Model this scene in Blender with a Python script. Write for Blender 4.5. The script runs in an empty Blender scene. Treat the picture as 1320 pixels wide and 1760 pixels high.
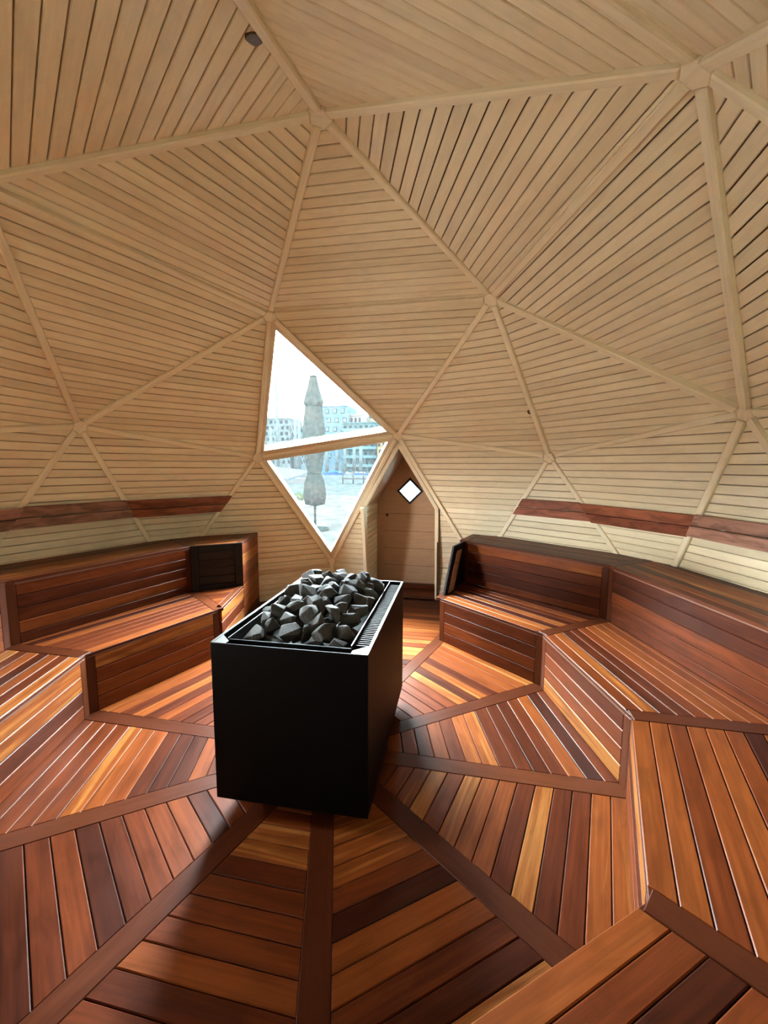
import bpy, bmesh, math, random
from mathutils import Vector, Matrix

random.seed(7)
g = math.pi / 180
scene = bpy.context.scene
col = scene.collection
IW, IH = 1320, 1760

# ------------------------------------------------------------------ camera
CAM = Vector((-2.164, -0.798, 1.669))
YAW, PITCH, ROLL, FPX, PPX = 10.994 * g, -6.3396 * g, 0.3545 * g, 707.35, 10.07
fw = Vector((math.cos(PITCH) * math.cos(YAW), math.cos(PITCH) * math.sin(YAW), math.sin(PITCH)))
rt0 = Vector((math.sin(YAW), -math.cos(YAW), 0)); up0 = rt0.cross(fw)
rt = rt0 * math.cos(ROLL) + up0 * math.sin(ROLL)
up = up0 * math.cos(ROLL) - rt0 * math.sin(ROLL)
cam_data = bpy.data.cameras.new('camera')
cam = bpy.data.objects.new('camera', cam_data); col.objects.link(cam)
cam.matrix_world = Matrix(((rt.x, up.x, -fw.x, CAM.x), (rt.y, up.y, -fw.y, CAM.y), (rt.z, up.z, -fw.z, CAM.z), (0, 0, 0, 1)))
cam_data.sensor_fit = 'VERTICAL'; cam_data.sensor_height = 36.0
cam_data.lens = FPX / IH * 36.0
cam_data.shift_x = -PPX / IH
cam_data.clip_start = 0.02; cam_data.clip_end = 600
scene.camera = cam

# ------------------------------------------------------------------ view
vs = scene.view_settings
vs.view_transform = 'Standard'; vs.look = 'None'; vs.gamma = 1.0; vs.use_curve_mapping = False
vs.exposure = 1.0
scene.cycles.max_bounces = 7
scene.cycles.diffuse_bounces = 6
scene.cycles.glossy_bounces = 2
scene.cycles.transparent_max_bounces = 6
scene.cycles.adaptive_threshold = 0.03
scene.cycles.caustics_reflective = False
scene.cycles.caustics_refractive = False

# ------------------------------------------------------------------ sky: bright overcast
SKY = 130.0
world = bpy.data.worlds.new('overcast_sky'); scene.world = world; world.use_nodes = True
nt = world.node_tree; nt.nodes.clear()
wo = nt.nodes.new('ShaderNodeOutputWorld'); bg = nt.nodes.new('ShaderNodeBackground')
tc = nt.nodes.new('ShaderNodeTexCoord'); mp = nt.nodes.new('ShaderNodeMapping'); mp.inputs['Scale'].default_value = (2.0, 2.0, 5.0)
nz = nt.nodes.new('ShaderNodeTexNoise'); nz.inputs['Scale'].default_value = 1.6; nz.inputs['Detail'].default_value = 4
rp = nt.nodes.new('ShaderNodeValToRGB')
rp.color_ramp.elements[0].position = 0.36; rp.color_ramp.elements[0].color = (0.72, 0.82, 0.97, 1)
rp.color_ramp.elements[1].position = 0.56; rp.color_ramp.elements[1].color = (1.0, 0.99, 0.97, 1)
nt.links.new(tc.outputs['Generated'], mp.inputs['Vector']); nt.links.new(mp.outputs['Vector'], nz.inputs['Vector'])
nt.links.new(nz.outputs['Fac'], rp.inputs['Fac']); nt.links.new(rp.outputs['Color'], bg.inputs['Color'])
bg.inputs['Strength'].default_value = SKY
nt.links.new(bg.outputs['Background'], wo.inputs['Surface'])

# ------------------------------------------------------------------ materials
def new_mat(name):
    m = bpy.data.materials.new(name); m.use_nodes = True
    n = m.node_tree; n.nodes.clear()
    out = n.nodes.new('ShaderNodeOutputMaterial'); b = n.nodes.new('ShaderNodeBsdfPrincipled')
    n.links.new(b.outputs['BSDF'], out.inputs['Surface'])
    return m, n, b, out

def wood(name, stops, rough=0.5, coat=0.0, streak=0.35, blotch=0.25, width_scale=1.0, spec=0.5, bump=0.08):
    m, n, b, out = new_mat(name)
    L = n.links.new
    tc = n.nodes.new('ShaderNodeTexCoord'); oi = n.nodes.new('ShaderNodeObjectInfo')
    mul = n.nodes.new('ShaderNodeVectorMath'); mul.operation = 'SCALE'; mul.inputs[0].default_value = (37.0, 61.0, 23.0)
    L(oi.outputs['Random'], mul.inputs['Scale'])
    add = n.nodes.new('ShaderNodeVectorMath'); add.operation = 'ADD'
    L(tc.outputs['Object'], add.inputs[0]); L(mul.outputs['Vector'], add.inputs[1])
    def nz(scale, detail, dist=0.0):
        mp = n.nodes.new('ShaderNodeMapping'); mp.inputs['Scale'].default_value = scale
        t = n.nodes.new('ShaderNodeTexNoise'); t.inputs['Scale'].default_value = 1.0; t.inputs['Detail'].default_value = detail
        t.inputs['Distortion'].default_value = dist
        L(add.outputs['Vector'], mp.inputs['Vector']); L(mp.outputs['Vector'], t.inputs['Vector'])
        return t.outputs['Fac']
    fine = nz((2.2, 70 * width_scale, 70), 4, 0.6)
    mid = nz((0.9, 17 * width_scale, 17), 3, 1.2)
    blo = nz((5.0, 16.0, 16.0), 3, 0.8)
    ramp = n.nodes.new('ShaderNodeValToRGB')
    els = ramp.color_ramp.elements
    while len(els) < len(stops): els.new(0.5)
    for e, (p, c) in zip(els, stops): e.position = p; e.color = (*c, 1)
    # factor: per-plank random, pushed by the broad figure
    mr = n.nodes.new('ShaderNodeMath'); mr.operation = 'MULTIPLY_ADD'; mr.inputs[1].default_value = streak * 1.6; mr.inputs[2].default_value = -streak * 0.8
    L(mid, mr.inputs[0])
    ad = n.nodes.new('ShaderNodeMath'); ad.operation = 'ADD'; ad.use_clamp = True
    L(oi.outputs['Random'], ad.inputs[0]); L(mr.outputs[0], ad.inputs[1])
    L(ad.outputs[0], ramp.inputs['Fac'])
    def darken(src, fac, amount, lo, hi):
        r = n.nodes.new('ShaderNodeMapRange'); r.inputs['From Min'].default_value = lo; r.inputs['From Max'].default_value = hi
        r.inputs['To Min'].default_value = 1.0 - amount; r.inputs['To Max'].default_value = 1.0
        L(fac, r.inputs['Value'])
        v = n.nodes.new('ShaderNodeVectorMath'); v.operation = 'SCALE'
        L(src, v.inputs[0]); L(r.outputs['Result'], v.inputs['Scale'])
        return v.outputs['Vector']
    c = darken(ramp.outputs['Color'], fine, streak * 0.6, 0.35, 0.62)
    c = darken(c, blo, blotch, 0.36, 0.55)
    L(c, b.inputs['Base Color'])
    rr = n.nodes.new('ShaderNodeMapRange'); rr.inputs['To Min'].default_value = rough * 0.8; rr.inputs['To Max'].default_value = rough * 1.25
    L(blo, rr.inputs['Value']); L(rr.outputs['Result'], b.inputs['Roughness'])
    b.inputs['Specular IOR Level'].default_value = spec
    b.inputs['Coat Weight'].default_value = coat; b.inputs['Coat Roughness'].default_value = 0.14
    bp = n.nodes.new('ShaderNodeBump'); bp.inputs['Strength'].default_value = bump; bp.inputs['Distance'].default_value = 0.004
    L(fine, bp.inputs['Height']); L(bp.outputs['Normal'], b.inputs['Normal'])
    return m

def plain(name, c, rough=0.6, metal=0.0, noise=0.0, nscale=8.0, spec=0.5, bump=0.0):
    m, n, b, out = new_mat(name)
    b.inputs['Roughness'].default_value = rough; b.inputs['Metallic'].default_value = metal
    b.inputs['Specular IOR Level'].default_value = spec
    if noise or bump:
        tc = n.nodes.new('ShaderNodeTexCoord'); t = n.nodes.new('ShaderNodeTexNoise')
        t.inputs['Scale'].default_value = nscale; t.inputs['Detail'].default_value = 5
        n.links.new(tc.outputs['Object'], t.inputs['Vector'])
        r = n.nodes.new('ShaderNodeMapRange'); r.inputs['From Min'].default_value = 0.3; r.inputs['From Max'].default_value = 0.7
        r.inputs['To Min'].default_value = 1 - noise; r.inputs['To Max'].default_value = 1 + noise
        n.links.new(t.outputs['Fac'], r.inputs['Value'])
        v = n.nodes.new('ShaderNodeVectorMath'); v.operation = 'SCALE'; v.inputs[0].default_value = c
        n.links.new(r.outputs['Result'], v.inputs['Scale']); n.links.new(v.outputs['Vector'], b.inputs['Base Color'])
        if bump:
            bp = n.nodes.new('ShaderNodeBump'); bp.inputs['Strength'].default_value = bump; bp.inputs['Distance'].default_value = 0.01
            n.links.new(t.outputs['Fac'], bp.inputs['Height']); n.links.new(bp.outputs['Normal'], b.inputs['Normal'])
    else:
        b.inputs['Base Color'].default_value = (*c, 1)
    return m

def glass_mat(name, dirt, tint=(0.92, 0.97, 0.965)):
    m, n, b, out = new_mat(name)
    n.nodes.remove(b); L = n.links.new
    tr = n.nodes.new('ShaderNodeBsdfTransparent'); tr.inputs['Color'].default_value = (*tint, 1)
    gl = n.nodes.new('ShaderNodeBsdfGlossy'); gl.inputs['Roughness'].default_value = 0.02
    fr = n.nodes.new('ShaderNodeFresnel'); fr.inputs['IOR'].default_value = 1.45
    mx = n.nodes.new('ShaderNodeMixShader'); L(fr.outputs['Fac'], mx.inputs['Fac']); L(tr.outputs['BSDF'], mx.inputs[1]); L(gl.outputs['BSDF'], mx.inputs[2])
    tl = n.nodes.new('ShaderNodeBsdfTranslucent'); tl.inputs['Color'].default_value = (0.85, 0.92, 0.92, 1)
    tc = n.nodes.new('ShaderNodeTexCoord')
    mp = n.nodes.new('ShaderNodeMapping'); mp.inputs['Scale'].default_value = (14, 14, 2.2)
    t = n.nodes.new('ShaderNodeTexNoise'); t.inputs['Scale'].default_value = 1.5; t.inputs['Detail'].default_value = 6; t.inputs['Roughness'].default_value = 0.7
    L(tc.outputs['Object'], mp.inputs['Vector']); L(mp.outputs['Vector'], t.inputs['Vector'])
    r = n.nodes.new('ShaderNodeMapRange'); r.inputs['From Min'].default_value = 0.35; r.inputs['From Max'].default_value = 0.75
    r.inputs['To Min'].default_value = dirt * 0.5; r.inputs['To Max'].default_value = dirt * 1.8
    L(t.outputs['Fac'], r.inputs['Value'])
    m2 = n.nodes.new('ShaderNodeMixShader'); L(r.outputs['Result'], m2.inputs['Fac']); L(mx.outputs['Shader'], m2.inputs[1]); L(tl.outputs['BSDF'], m2.inputs[2])
    L(m2.outputs['Shader'], out.inputs['Surface'])
    return m

LIN = wood('pale_alder_lining', [(0.0, (0.66, 0.58, 0.405)), (0.35, (0.745, 0.665, 0.475)), (0.7, (0.79, 0.71, 0.515)), (1.0, (0.70, 0.615, 0.435))],
           rough=0.48, streak=0.09, blotch=0.07, spec=0.2)
STRUT = wood('pale_alder_batten', [(0.0, (0.74, 0.665, 0.485)), (1.0, (0.80, 0.725, 0.535))], rough=0.5, streak=0.15, blotch=0.05, spec=0.3)
LINBACK = plain('lining_backing', (0.075, 0.042, 0.02), 0.9, spec=0.1)
CEDAR = wood('varnished_cedar', [(0.0, (0.034, 0.0068, 0.0026)), (0.3, (0.076, 0.0150, 0.0042)), (0.6, (0.128, 0.0275, 0.0065)), (0.90, (0.185, 0.047, 0.010)), (1.0, (0.28, 0.105, 0.025))],
             rough=0.40, coat=0.03, spec=0.10, streak=0.42, blotch=0.22, bump=0.05)
CEDARTRIM = wood('varnished_cedar_trim', [(0.0, (0.052, 0.0115, 0.004)), (1.0, (0.082, 0.020, 0.006))], rough=0.40, coat=0.03, spec=0.10, streak=0.3, blotch=0.15, bump=0.04)
CEDARBACK = plain('cedar_backing', (0.10, 0.035, 0.015), 0.8)
REST = wood('worn_cedar_backrest', [(0.0, (0.22, 0.072, 0.042)), (0.5, (0.30, 0.10, 0.055)), (1.0, (0.38, 0.13, 0.07))], rough=0.38, coat=0.05, spec=0.15, streak=0.35, blotch=0.42)
REST2 = wood('faded_cedar_backrest', [(0.0, (0.26, 0.135, 0.095)), (0.5, (0.33, 0.175, 0.125)), (1.0, (0.40, 0.21, 0.15))], rough=0.45, coat=0.02, spec=0.15, streak=0.3, blotch=0.45)
DARKPANEL = plain('shaded_hatch_panel', (0.011, 0.006, 0.006), 0.5, spec=0.25, noise=0.25, nscale=14)  # shade on the hatch put into its colour
DARKFRAME = plain('near_black_frame', (0.005, 0.0045, 0.006), 0.5, spec=0.25)  # near-black, for hatch rails, side board, door knob and diamond bead
DOORWOOD = wood('door_veneer', [(0.0, (0.36, 0.215, 0.125)), (1.0, (0.42, 0.26, 0.15))], rough=0.5, streak=0.2, blotch=0.08, spec=0.35)
BLACK = plain('black_powder_coat', (0.002, 0.002, 0.002), 0.5, spec=0.06)
STEEL = plain('brushed_dark_steel', (0.13, 0.13, 0.125), 0.36, metal=1.0)
STONE = plain('olivine_stone', (0.050, 0.050, 0.049), 0.75, spec=0.2, noise=0.45, nscale=16, bump=0.5)
KNOB = plain('dark_knot_wood', (0.075, 0.042, 0.020), 0.6, noise=0.4, nscale=60)
GLASS = glass_mat('dusty_window_glass', 0.0012, (0.90, 0.96, 0.955))
GLASSC = glass_mat('tinted_window_glass', 0.003, (0.96, 0.96, 0.94))
GLASSD = glass_mat('frosted_diamond_glass', 0.02, (0.50, 0.58, 0.57))

# ------------------------------------------------------------------ mesh helpers
WM = {}
def link(o, parent=None, M=None):
    col.objects.link(o)
    M = M or Matrix()
    if parent is not None:
        o.parent = parent
        o.matrix_basis = WM[parent.name].inverted() @ M
    else:
        o.matrix_basis = M
    WM[o.name] = M
    return o

def mesh_obj(name, verts, faces, mat, parent=None, M=None, smooth=False):
    me = bpy.data.meshes.new(name); me.from_pydata([tuple(v) for v in verts], [], faces); me.update()
    if mat: me.materials.append(mat)
    if smooth:
        for p in me.polygons: p.use_smooth = True
    return link(bpy.data.objects.new(name, me), parent, M)

def empty(name, loc=(0, 0, 0), parent=None):
    o = bpy.data.objects.new(name, None); o.empty_display_size = 0.1
    return link(o, parent, Matrix.Translation(Vector(loc)))

def tag(o, label=None, cat=None, group=None, kind=None):
    if label: o['label'] = label
    if cat: o['category'] = cat
    if group: o['group'] = group
    if kind: o['kind'] = kind
    return o

def structure(name, label, loc=(0, 0, 0)):
    return tag(empty(name, loc), label, 'structure', kind='structure')

def px(p):
    d = Vector(p) - CAM; z = d.dot(fw)
    if z < 0.08: return None
    return (IW / 2 + PPX + FPX * d.dot(rt) / z, IH / 2 - FPX * d.dot(up) / z)

def in_view(pts, margin=260):
    q = [px(p) for p in pts]
    if all(a is None for a in q): return False
    q = [a for a in q if a is not None]
    x0, x1 = min(a[0] for a in q), max(a[0] for a in q); y0, y1 = min(a[1] for a in q), max(a[1] for a in q)
    return x1 > -margin and x0 < IW + margin and y1 > -margin and y0 < IH + margin

def clip(poly, a, b, c):
    """keep a*x+b*y<=c"""
    out = []
    for i in range(len(poly)):
        p, q = poly[i], poly[(i + 1) % len(poly)]
        dp, dq = a * p[0] + b * p[1] - c, a * q[0] + b * q[1] - c
        if dp <= 0: out.append(p)
        if (dp < 0 < dq) or (dq < 0 < dp):
            t = dp / (dp - dq); out.append((p[0] + t * (q[0] - p[0]), p[1] + t * (q[1] - p[1])))
    res = []
    for p in out:
        if not res or (p[0] - res[-1][0]) ** 2 + (p[1] - res[-1][1]) ** 2 > 1e-8: res.append(p)
    if len(res) > 1 and (res[0][0] - res[-1][0]) ** 2 + (res[0][1] - res[-1][1]) ** 2 < 1e-8: res.pop()
    return res

def area(p):
    return 0.5 * sum(p[i][0] * p[(i + 1) % len(p)][1] - p[(i + 1) % len(p)][0] * p[i][1] for i in range(len(p)))

def inset(poly, d):
    n = len(poly); out = []
    for i in range(n):
        p0, p1, p2 = poly[i - 1], poly[i], poly[(i + 1) % n]
        e1 = Vector((p1[0] - p0[0], p1[1] - p0[1])).normalized(); e2 = Vector((p2[0] - p1[0], p2[1] - p1[1])).normalized()
        n1 = Vector((-e1.y, e1.x)); n2 = Vector((-e2.y, e2.x))
        k = 1 + n1.dot(n2)
        m = (n1 + n2) / max(k, 0.25)
        out.append((p1[0] + m.x * d, p1[1] + m.y * d))
    return out

def slab_geo(poly, t, ch):
    """poly CCW, top at z=0, down to -t, chamfered top edge"""
    n = len(poly)
    top = inset(poly, ch) if ch else poly
    if ch and area(top) < 0.15 * area(poly): top = poly
    V = [(x, y, -t) for x, y in poly] + [(x, y, -ch) for x, y in poly] + [(x, y, 0) for x, y in top]
    F = [tuple(reversed(range(n))), tuple(range(2 * n, 3 * n))]
    for i in range(n):
        j = (i + 1) % n
        F.append((i, j, n + j, n + i)); F.append((n + i, n + j, 2 * n + j, 2 * n + i))
    return V, F

class Frame:
    def __init__(self, o, ex, n):
        self.o = Vector(o); self.n = Vector(n).normalized()
        ex = Vector(ex); self.ex = (ex - self.n * ex.dot(self.n)).normalized(); self.ey = self.n.cross(self.ex)
    def to2(self, p): d = Vector(p) - self.o; return (d.dot(self.ex), d.dot(self.ey))
    def to3(self, q, h=0): return self.o + self.ex * q[0] + self.ey * q[1] + self.n * h
    def mat(self, q):
        p = self.to3(q)
        return Matrix(((self.ex.x, self.ey.x, self.n.x, p.x), (self.ex.y, self.ey.y, self.n.y, p.y), (self.ex.z, self.ey.z, self.n.z, p.z), (0, 0, 0, 1)))

REST_GEO = {}
def slab(name, fr, poly, t, ch, mat, parent):
    if area(poly) < 0: poly = list(reversed(poly))
    c = (sum(p[0] for p in poly) / len(poly), sum(p[1] for p in poly) / len(poly))
    V, F = slab_geo([(p[0] - c[0], p[1] - c[1]) for p in poly], t, ch)
    return mesh_obj(name, V, F, mat, parent, fr.mat(c))

def board(name, fr, poly3, t, ch, mat, parent):
    return slab(name, fr, [fr.to2(p) for p in poly3], t, ch, mat, parent)

def planks(parent, poly3, ex, n, width, t=0.016, ch=0.004, gap=0.004, mat=None, origin=None, name='plank', rest=None, phase=0.0, minarea=3e-4):
    """fill a convex polygon with planks along ex; n is the visible normal"""
    fr = Frame(origin if origin is not None else poly3[0], ex, n)
    P = [fr.to2(p) for p in poly3]
    if area(P) < 0: P.reverse()
    y0, y1 = min(p[1] for p in P), max(p[1] for p in P)
    k0 = math.floor((y0 - phase) / width); k1 = math.ceil((y1 - phase) / width)
    for k in range(k0, k1):
        a, b = phase + k * width + gap / 2, phase + (k + 1) * width - gap / 2
        q = clip(P, 0, -1, -a)
        if len(q) < 3: continue
        q = clip(q, 0, 1, b)
        if len(q) < 3 or area(q) < minarea: continue
        w3 = [fr.to3(s) for s in q]
        if in_view(w3):
            slab(name, fr, q, t, ch, mat, parent)
        elif rest is not None:
            V, F = slab_geo(q, t, 0.0)
            R = REST_GEO.setdefault(rest.name, [rest, mat, [], []])
            off = len(R[2]); R[2].extend([fr.to3(v[:2], v[2]) for v in V]); R[3].extend([tuple(i + off for i in f) for f in F])

def bar(name, a, b, width, depth, n, mat, parent, ch=0.004, top=0.0, ext=0.0):
    """rectangular bar from a to b, its visible face along n, at height `top` over the line ab"""
    a, b = Vector(a), Vector(b); d = (b - a).normalized()
    fr = Frame(a + Vector(n).normalized() * top, d, n)
    l = (b - a).length
    return slab(name, fr, [(-ext, -width / 2), (l + ext, -width / 2), (l + ext, width / 2), (-ext, width / 2)], depth, ch, mat, parent)

def flush_rest():
    for k, (parent, mat, V, F) in REST_GEO.items():
        o = mesh_obj('plank_run', V, F, mat, parent); o['kind'] = 'stuff'
        # stored in world space
        o.matrix_basis = WM[parent.name].inverted()

def box(name, lo, hi, mat, parent=None, ch=0.0, M=None):
    x0, y0, z0 = lo; x1, y1, z1 = hi
    bm = bmesh.new(); bmesh.ops.create_cube(bm, size=1.0)
    c = Vector(((x0 + x1) / 2, (y0 + y1) / 2, (z0 + z1) / 2))
    for v in bm.verts: v.co = Vector((v.co.x * (x1 - x0), v.co.y * (y1 - y0), v.co.z * (z1 - z0)))
    if ch: bmesh.ops.bevel(bm, geom=bm.edges[:], offset=ch, segments=1, affect='EDGES')
    me = bpy.data.meshes.new(name); bm.to_mesh(me); bm.free(); me.materials.append(mat)
    return link(bpy.data.objects.new(name, me), parent, (M or Matrix()) @ Matrix.Translation(c))

def lathe(name, prof, seg, mat, parent=None, loc=(0, 0, 0), ripple=0.0, nrip=8, smooth=True, twist=0.0):
    V, F = [], []
    for j, (r, z) in enumerate(prof):
        for i in range(seg):
            a = 2 * math.pi * i / seg
            rr = r * (1 + ripple * math.cos(nrip * a + twist * j))
            V.append((rr * math.cos(a), rr * math.sin(a), z))
    for j in range(len(prof) - 1):
        for i in range(seg):
            k = (i + 1) % seg
            F.append((j * seg + i, j * seg + k, (j + 1) * seg + k, (j + 1) * seg + i))
    F.append(tuple(reversed(range(seg)))); F.append(tuple(range((len(prof) - 1) * seg, len(prof) * seg)))
    return mesh_obj(name, V, F, mat, parent, Matrix.Translation(Vector(loc)), smooth)

# ------------------------------------------------------------------ dome geometry (2V geodesic, R = 3 m)
R, ZE = 3.0, 0.413
CEN = Vector((0, 0, ZE))
def sph(th, az): return CEN + R * Vector((math.sin(th * g) * math.cos(az * g), math.sin(th * g) * math.sin(az * g), math.cos(th * g)))
H = {'Z': sph(0, 0)}
for k in range(5):
    az = 36 + 72 * k
    H['a%d' % k] = sph(31.717, az)           # ring 1
    H['p%d' % k] = sph(63.435, az)           # ring 2, five-way hubs
    H['h%d' % k] = sph(58.283, az + 36)      # ring 2, six-way hubs
for k in range(10): H['e%d' % k] = sph(90, 18 + 36 * k)
# as-built deviations of a centimetre or two
for n, o in (('Z', (.007, -.005, -.006)), ('a0', (.005, .008, -.024)), ('a4', (.005, .012, -.013)), ('a3', (.004, .006, -.002)), ('p4', (.004, .022, .007)),
             ('h4', (-.008, .034, .027)), ('h0', (-.001, .002, -.01)), ('h3', (-.007, -.01, .013)), ('e0', (-.003, .017, .012))):
    H[n] = H[n] + Vector(o)
# h4 = az 0 (over the door); p0 az 36 ; p4 az -36 ; h0 az 72 ; h3 az -72
TRI = []
for k in range(5):
    k1 = (k + 1) % 5
    TRI += [('Z', 'a%d' % k, 'a%d' % k1), ('a%d' % k, 'h%d' % k, 'a%d' % k1), ('a%d' % k, 'p%d' % k, 'h%d' % k), ('a%d' % k1, 'h%d' % k, 'p%d' % k1)]
    # lower band: p_k over e(2k),e(2k+1); h_k over e(2k+1),e(2k+2)
    e0, e1, e2, em = 'e%d' % (2 * k), 'e%d' % (2 * k + 1), 'e%d' % ((2 * k + 2) % 10), 'e%d' % ((2 * k - 1) % 10)
    TRI += [('p%d' % k, e0, e1), ('h%d' % k, e1, e2), ('p%d' % k, e1, 'h%d' % k), ('h%d' % k, e2, 'p%d' % k1)]
WIN = [{'a0', 'p0', 'h4'}, {'p0', 'h4', 'e0'}, {'p1', 'e2', 'e3'}]
DOORTRI = {'h4', 'e9', 'e0'}
LS, BS = 1.0115, 1.0185
def sc(p, s):
    p = Vector(p)
    return CEN + (p - CEN) * s

def az_of(p): return math.degrees(math.atan2(p.y, p.x))

ceiling = structure('ceiling', 'faceted dome ceiling lined with pale timber planks')
walls = {'front': structure('wall_front', 'pale planked lower dome wall around window and door'),
         'left': structure('wall_left', 'pale planked lower dome wall behind left benches'),
         'right': structure('wall_right', 'pale planked lower dome wall behind right benches'),
         'back': structure('wall_back', 'pale planked lower dome wall behind the viewer')}
def wall_for(a):
    a = (a + 180) % 360 - 180
    return walls['front'] if abs(a) < 45 else walls['left'] if 45 <= a < 135 else walls['right'] if -135 < a <= -45 else walls['back']

PW = 0.0685
PANELN = {}
for t in TRI:
    s = set(t)
    if s in WIN or s == DOORTRI: continue
    P = [H[k] for k in t]
    c = (P[0] + P[1] + P[2]) / 3
    nin = (P[1] - P[0]).cross(P[2] - P[0]).normalized()
    if nin.dot(CEN - c) < 0: nin = -nin
    up_band = not any(k[0] == 'e' for k in t) and not (sum(k[0] in 'ph' for k in t) == 3)
    par = ceiling if up_band else wall_for(az_of(c))
    Q = [sc(p, LS) for p in P]; Bk = [sc(p, BS) for p in P]
    fb = Frame(Bk[0], Bk[1] - Bk[0], nin)
    pan = board('panel', fb, Bk, 0.03, 0.0, LINBACK, par)
    ex = Vector((0, 0, 1)).cross(nin)           # planks run level on every facet
    if ex.length < 1e-3: ex = Q[1] - Q[0]
    lowest = min(Q, key=lambda p: p.z)
    planks(pan, Q, ex, nin, PW, mat=LIN, origin=lowest, rest=pan, t=0.017, ch=0.003, gap=0.006)

# ------------------------------------------------------------------ windows, door wall
def tri_normal(P):
    c = (P[0] + P[1] + P[2]) / 3
    n = (P[1] - P[0]).cross(P[2] - P[0]).normalized()
    return n if n.dot(CEN - c) > 0 else -n

def window(idx, keys, label, glass=None):
    P = [H[k] for k in keys]; n = tri_normal(P); c = (P[0] + P[1] + P[2]) / 3
    w = tag(empty('window_%d' % idx, c), label, 'window', kind='structure')
    fr = Frame(c, P[1] - P[0], n)
    q = [fr.to2(p) for p in P]
    if area(q) < 0: q.reverse(); 
    o = inset(q, 0.003); i_ = inset(q, 0.062); k = inset(q, 0.045)
    pane = inset(q, 0.05)
    for a in range(3):
        b = (a + 1) % 3
        # frame bar (sits behind the batten), mitred
        f2 = Frame(c - n * 0.025, P[1] - P[0], n)
        slab('frame_bar', f2, [o[a], o[b], i_[b], i_[a]], 0.10, 0.004, WINFR, w)
    slab('pane', Frame(c - n * 0.085, P[1] - P[0], n), pane, 0.006, 0.0, glass or GLASS, w)
    return w
WINFR = plain('pale_window_frame', (0.62, 0.56, 0.42), 0.45)
window(1, ('a0', 'p0', 'h4'), 'upper triangular window looking out to sky and parasol')
window(2, ('p0', 'h4', 'e0'), 'lower downward-pointing triangular window over the harbour')
window(3, ('p1', 'e2', 'e3'), 'upright triangular window added above the left bench, out of view, for light', GLASSC)  # unseen window added to brighten the interior

# light portals in the two panes: no light of their own, they only guide sampling of the sky
def portal(keys):
    P = [H[k] for k in keys]; n = tri_normal(P); c = (P[0] + P[1] + P[2]) / 3 - n * 0.14
    ld = bpy.data.lights.new('sky_portal', 'AREA'); ld.shape = 'RECTANGLE'
    fr = Frame(c, P[1] - P[0], n); q = [fr.to2(p) for p in P]
    x0, x1 = min(a[0] for a in q), max(a[0] for a in q); y0, y1 = min(a[1] for a in q), max(a[1] for a in q)
    ld.size = x1 - x0; ld.size_y = y1 - y0; ld.cycles.is_portal = True
    o = bpy.data.objects.new('sky_portal', ld)
    cc = fr.to3(((x0 + x1) / 2, (y0 + y1) / 2))
    z = -n; M = Matrix(((fr.ex.x, -fr.ey.x, z.x, cc.x), (fr.ex.y, -fr.ey.y, z.y, cc.y), (fr.ex.z, -fr.ey.z, z.z, cc.z), (0, 0, 0, 1)))
    link(o, None, M)
for wk in (('a0', 'p0', 'h4'), ('p0', 'h4', 'e0'), ('p1', 'e2', 'e3')): portal(wk)

UPV = Vector((0, 0, 1))
# risers below the equator, ten flat strips
wall_front = walls['front']
YL, YR, ZS, PY, PZ = 0.462, -0.405, 1.175, 0.025, 1.905    # door opening
for k in range(10):
    a, b = H['e%d' % k], H['e%d' % ((k + 1) % 10)]
    a, b = sc(a, LS), sc(b, LS)
    mid = (a + b) / 2; n = Vector((-mid.x, -mid.y, 0)).normalized()
    par = wall_for(az_of(mid))
    ao, bo = Vector((a.x, a.y, 0)), Vector((b.x, b.y, 0)); at_, bt = Vector((a.x, a.y, a.z)), Vector((b.x, b.y, b.z))
    runs = [(ao, bo, bt, at_)]
    if k == 9:     # door riser: left and right of the opening (a is az -18, b is az 18)
        def yat(y, z): return Vector((a.x + (b.x - a.x) * (y - a.y) / (b.y - a.y), y, z))
        runs = [(ao, yat(YR, 0), yat(YR, a.z), at_), (yat(YL, 0), bo, bt, yat(YL, b.z))]
    for r_ in runs:
        off = n * -0.017
        pan = board('riser_panel', Frame(r_[0] + off, r_[1] - r_[0], n), [p + off for p in r_], 0.03, 0, LINBACK, par)
        planks(pan, list(r_), r_[1] - r_[0], n, PW, mat=LIN, rest=pan, t=0.016, origin=r_[0])

    # unseen outer board added behind the wall and dome joint to stop light leaks
    for ri, r_ in enumerate(runs):
        d = (r_[1] - r_[0]).normalized(); off = n * -0.052
        x0_, x1_ = (.02 if (len(runs) == 1 or ri == 0) else -.03), (.02 if (len(runs) == 1 or ri == 1) else -.03)
        b0_, b1_ = Vector((r_[0].x, r_[0].y, 0)) + off - d * x0_, Vector((r_[1].x, r_[1].y, 0)) + off + d * x1_
        q = [b0_ - UPV * .05, b1_ - UPV * .05, b1_ + UPV * (ZE + .03), b0_ + UPV * (ZE + .03)]
        board('leak_board', Frame(q[0], d, n), q, 0.03, 0, LINBACK, par)

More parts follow.
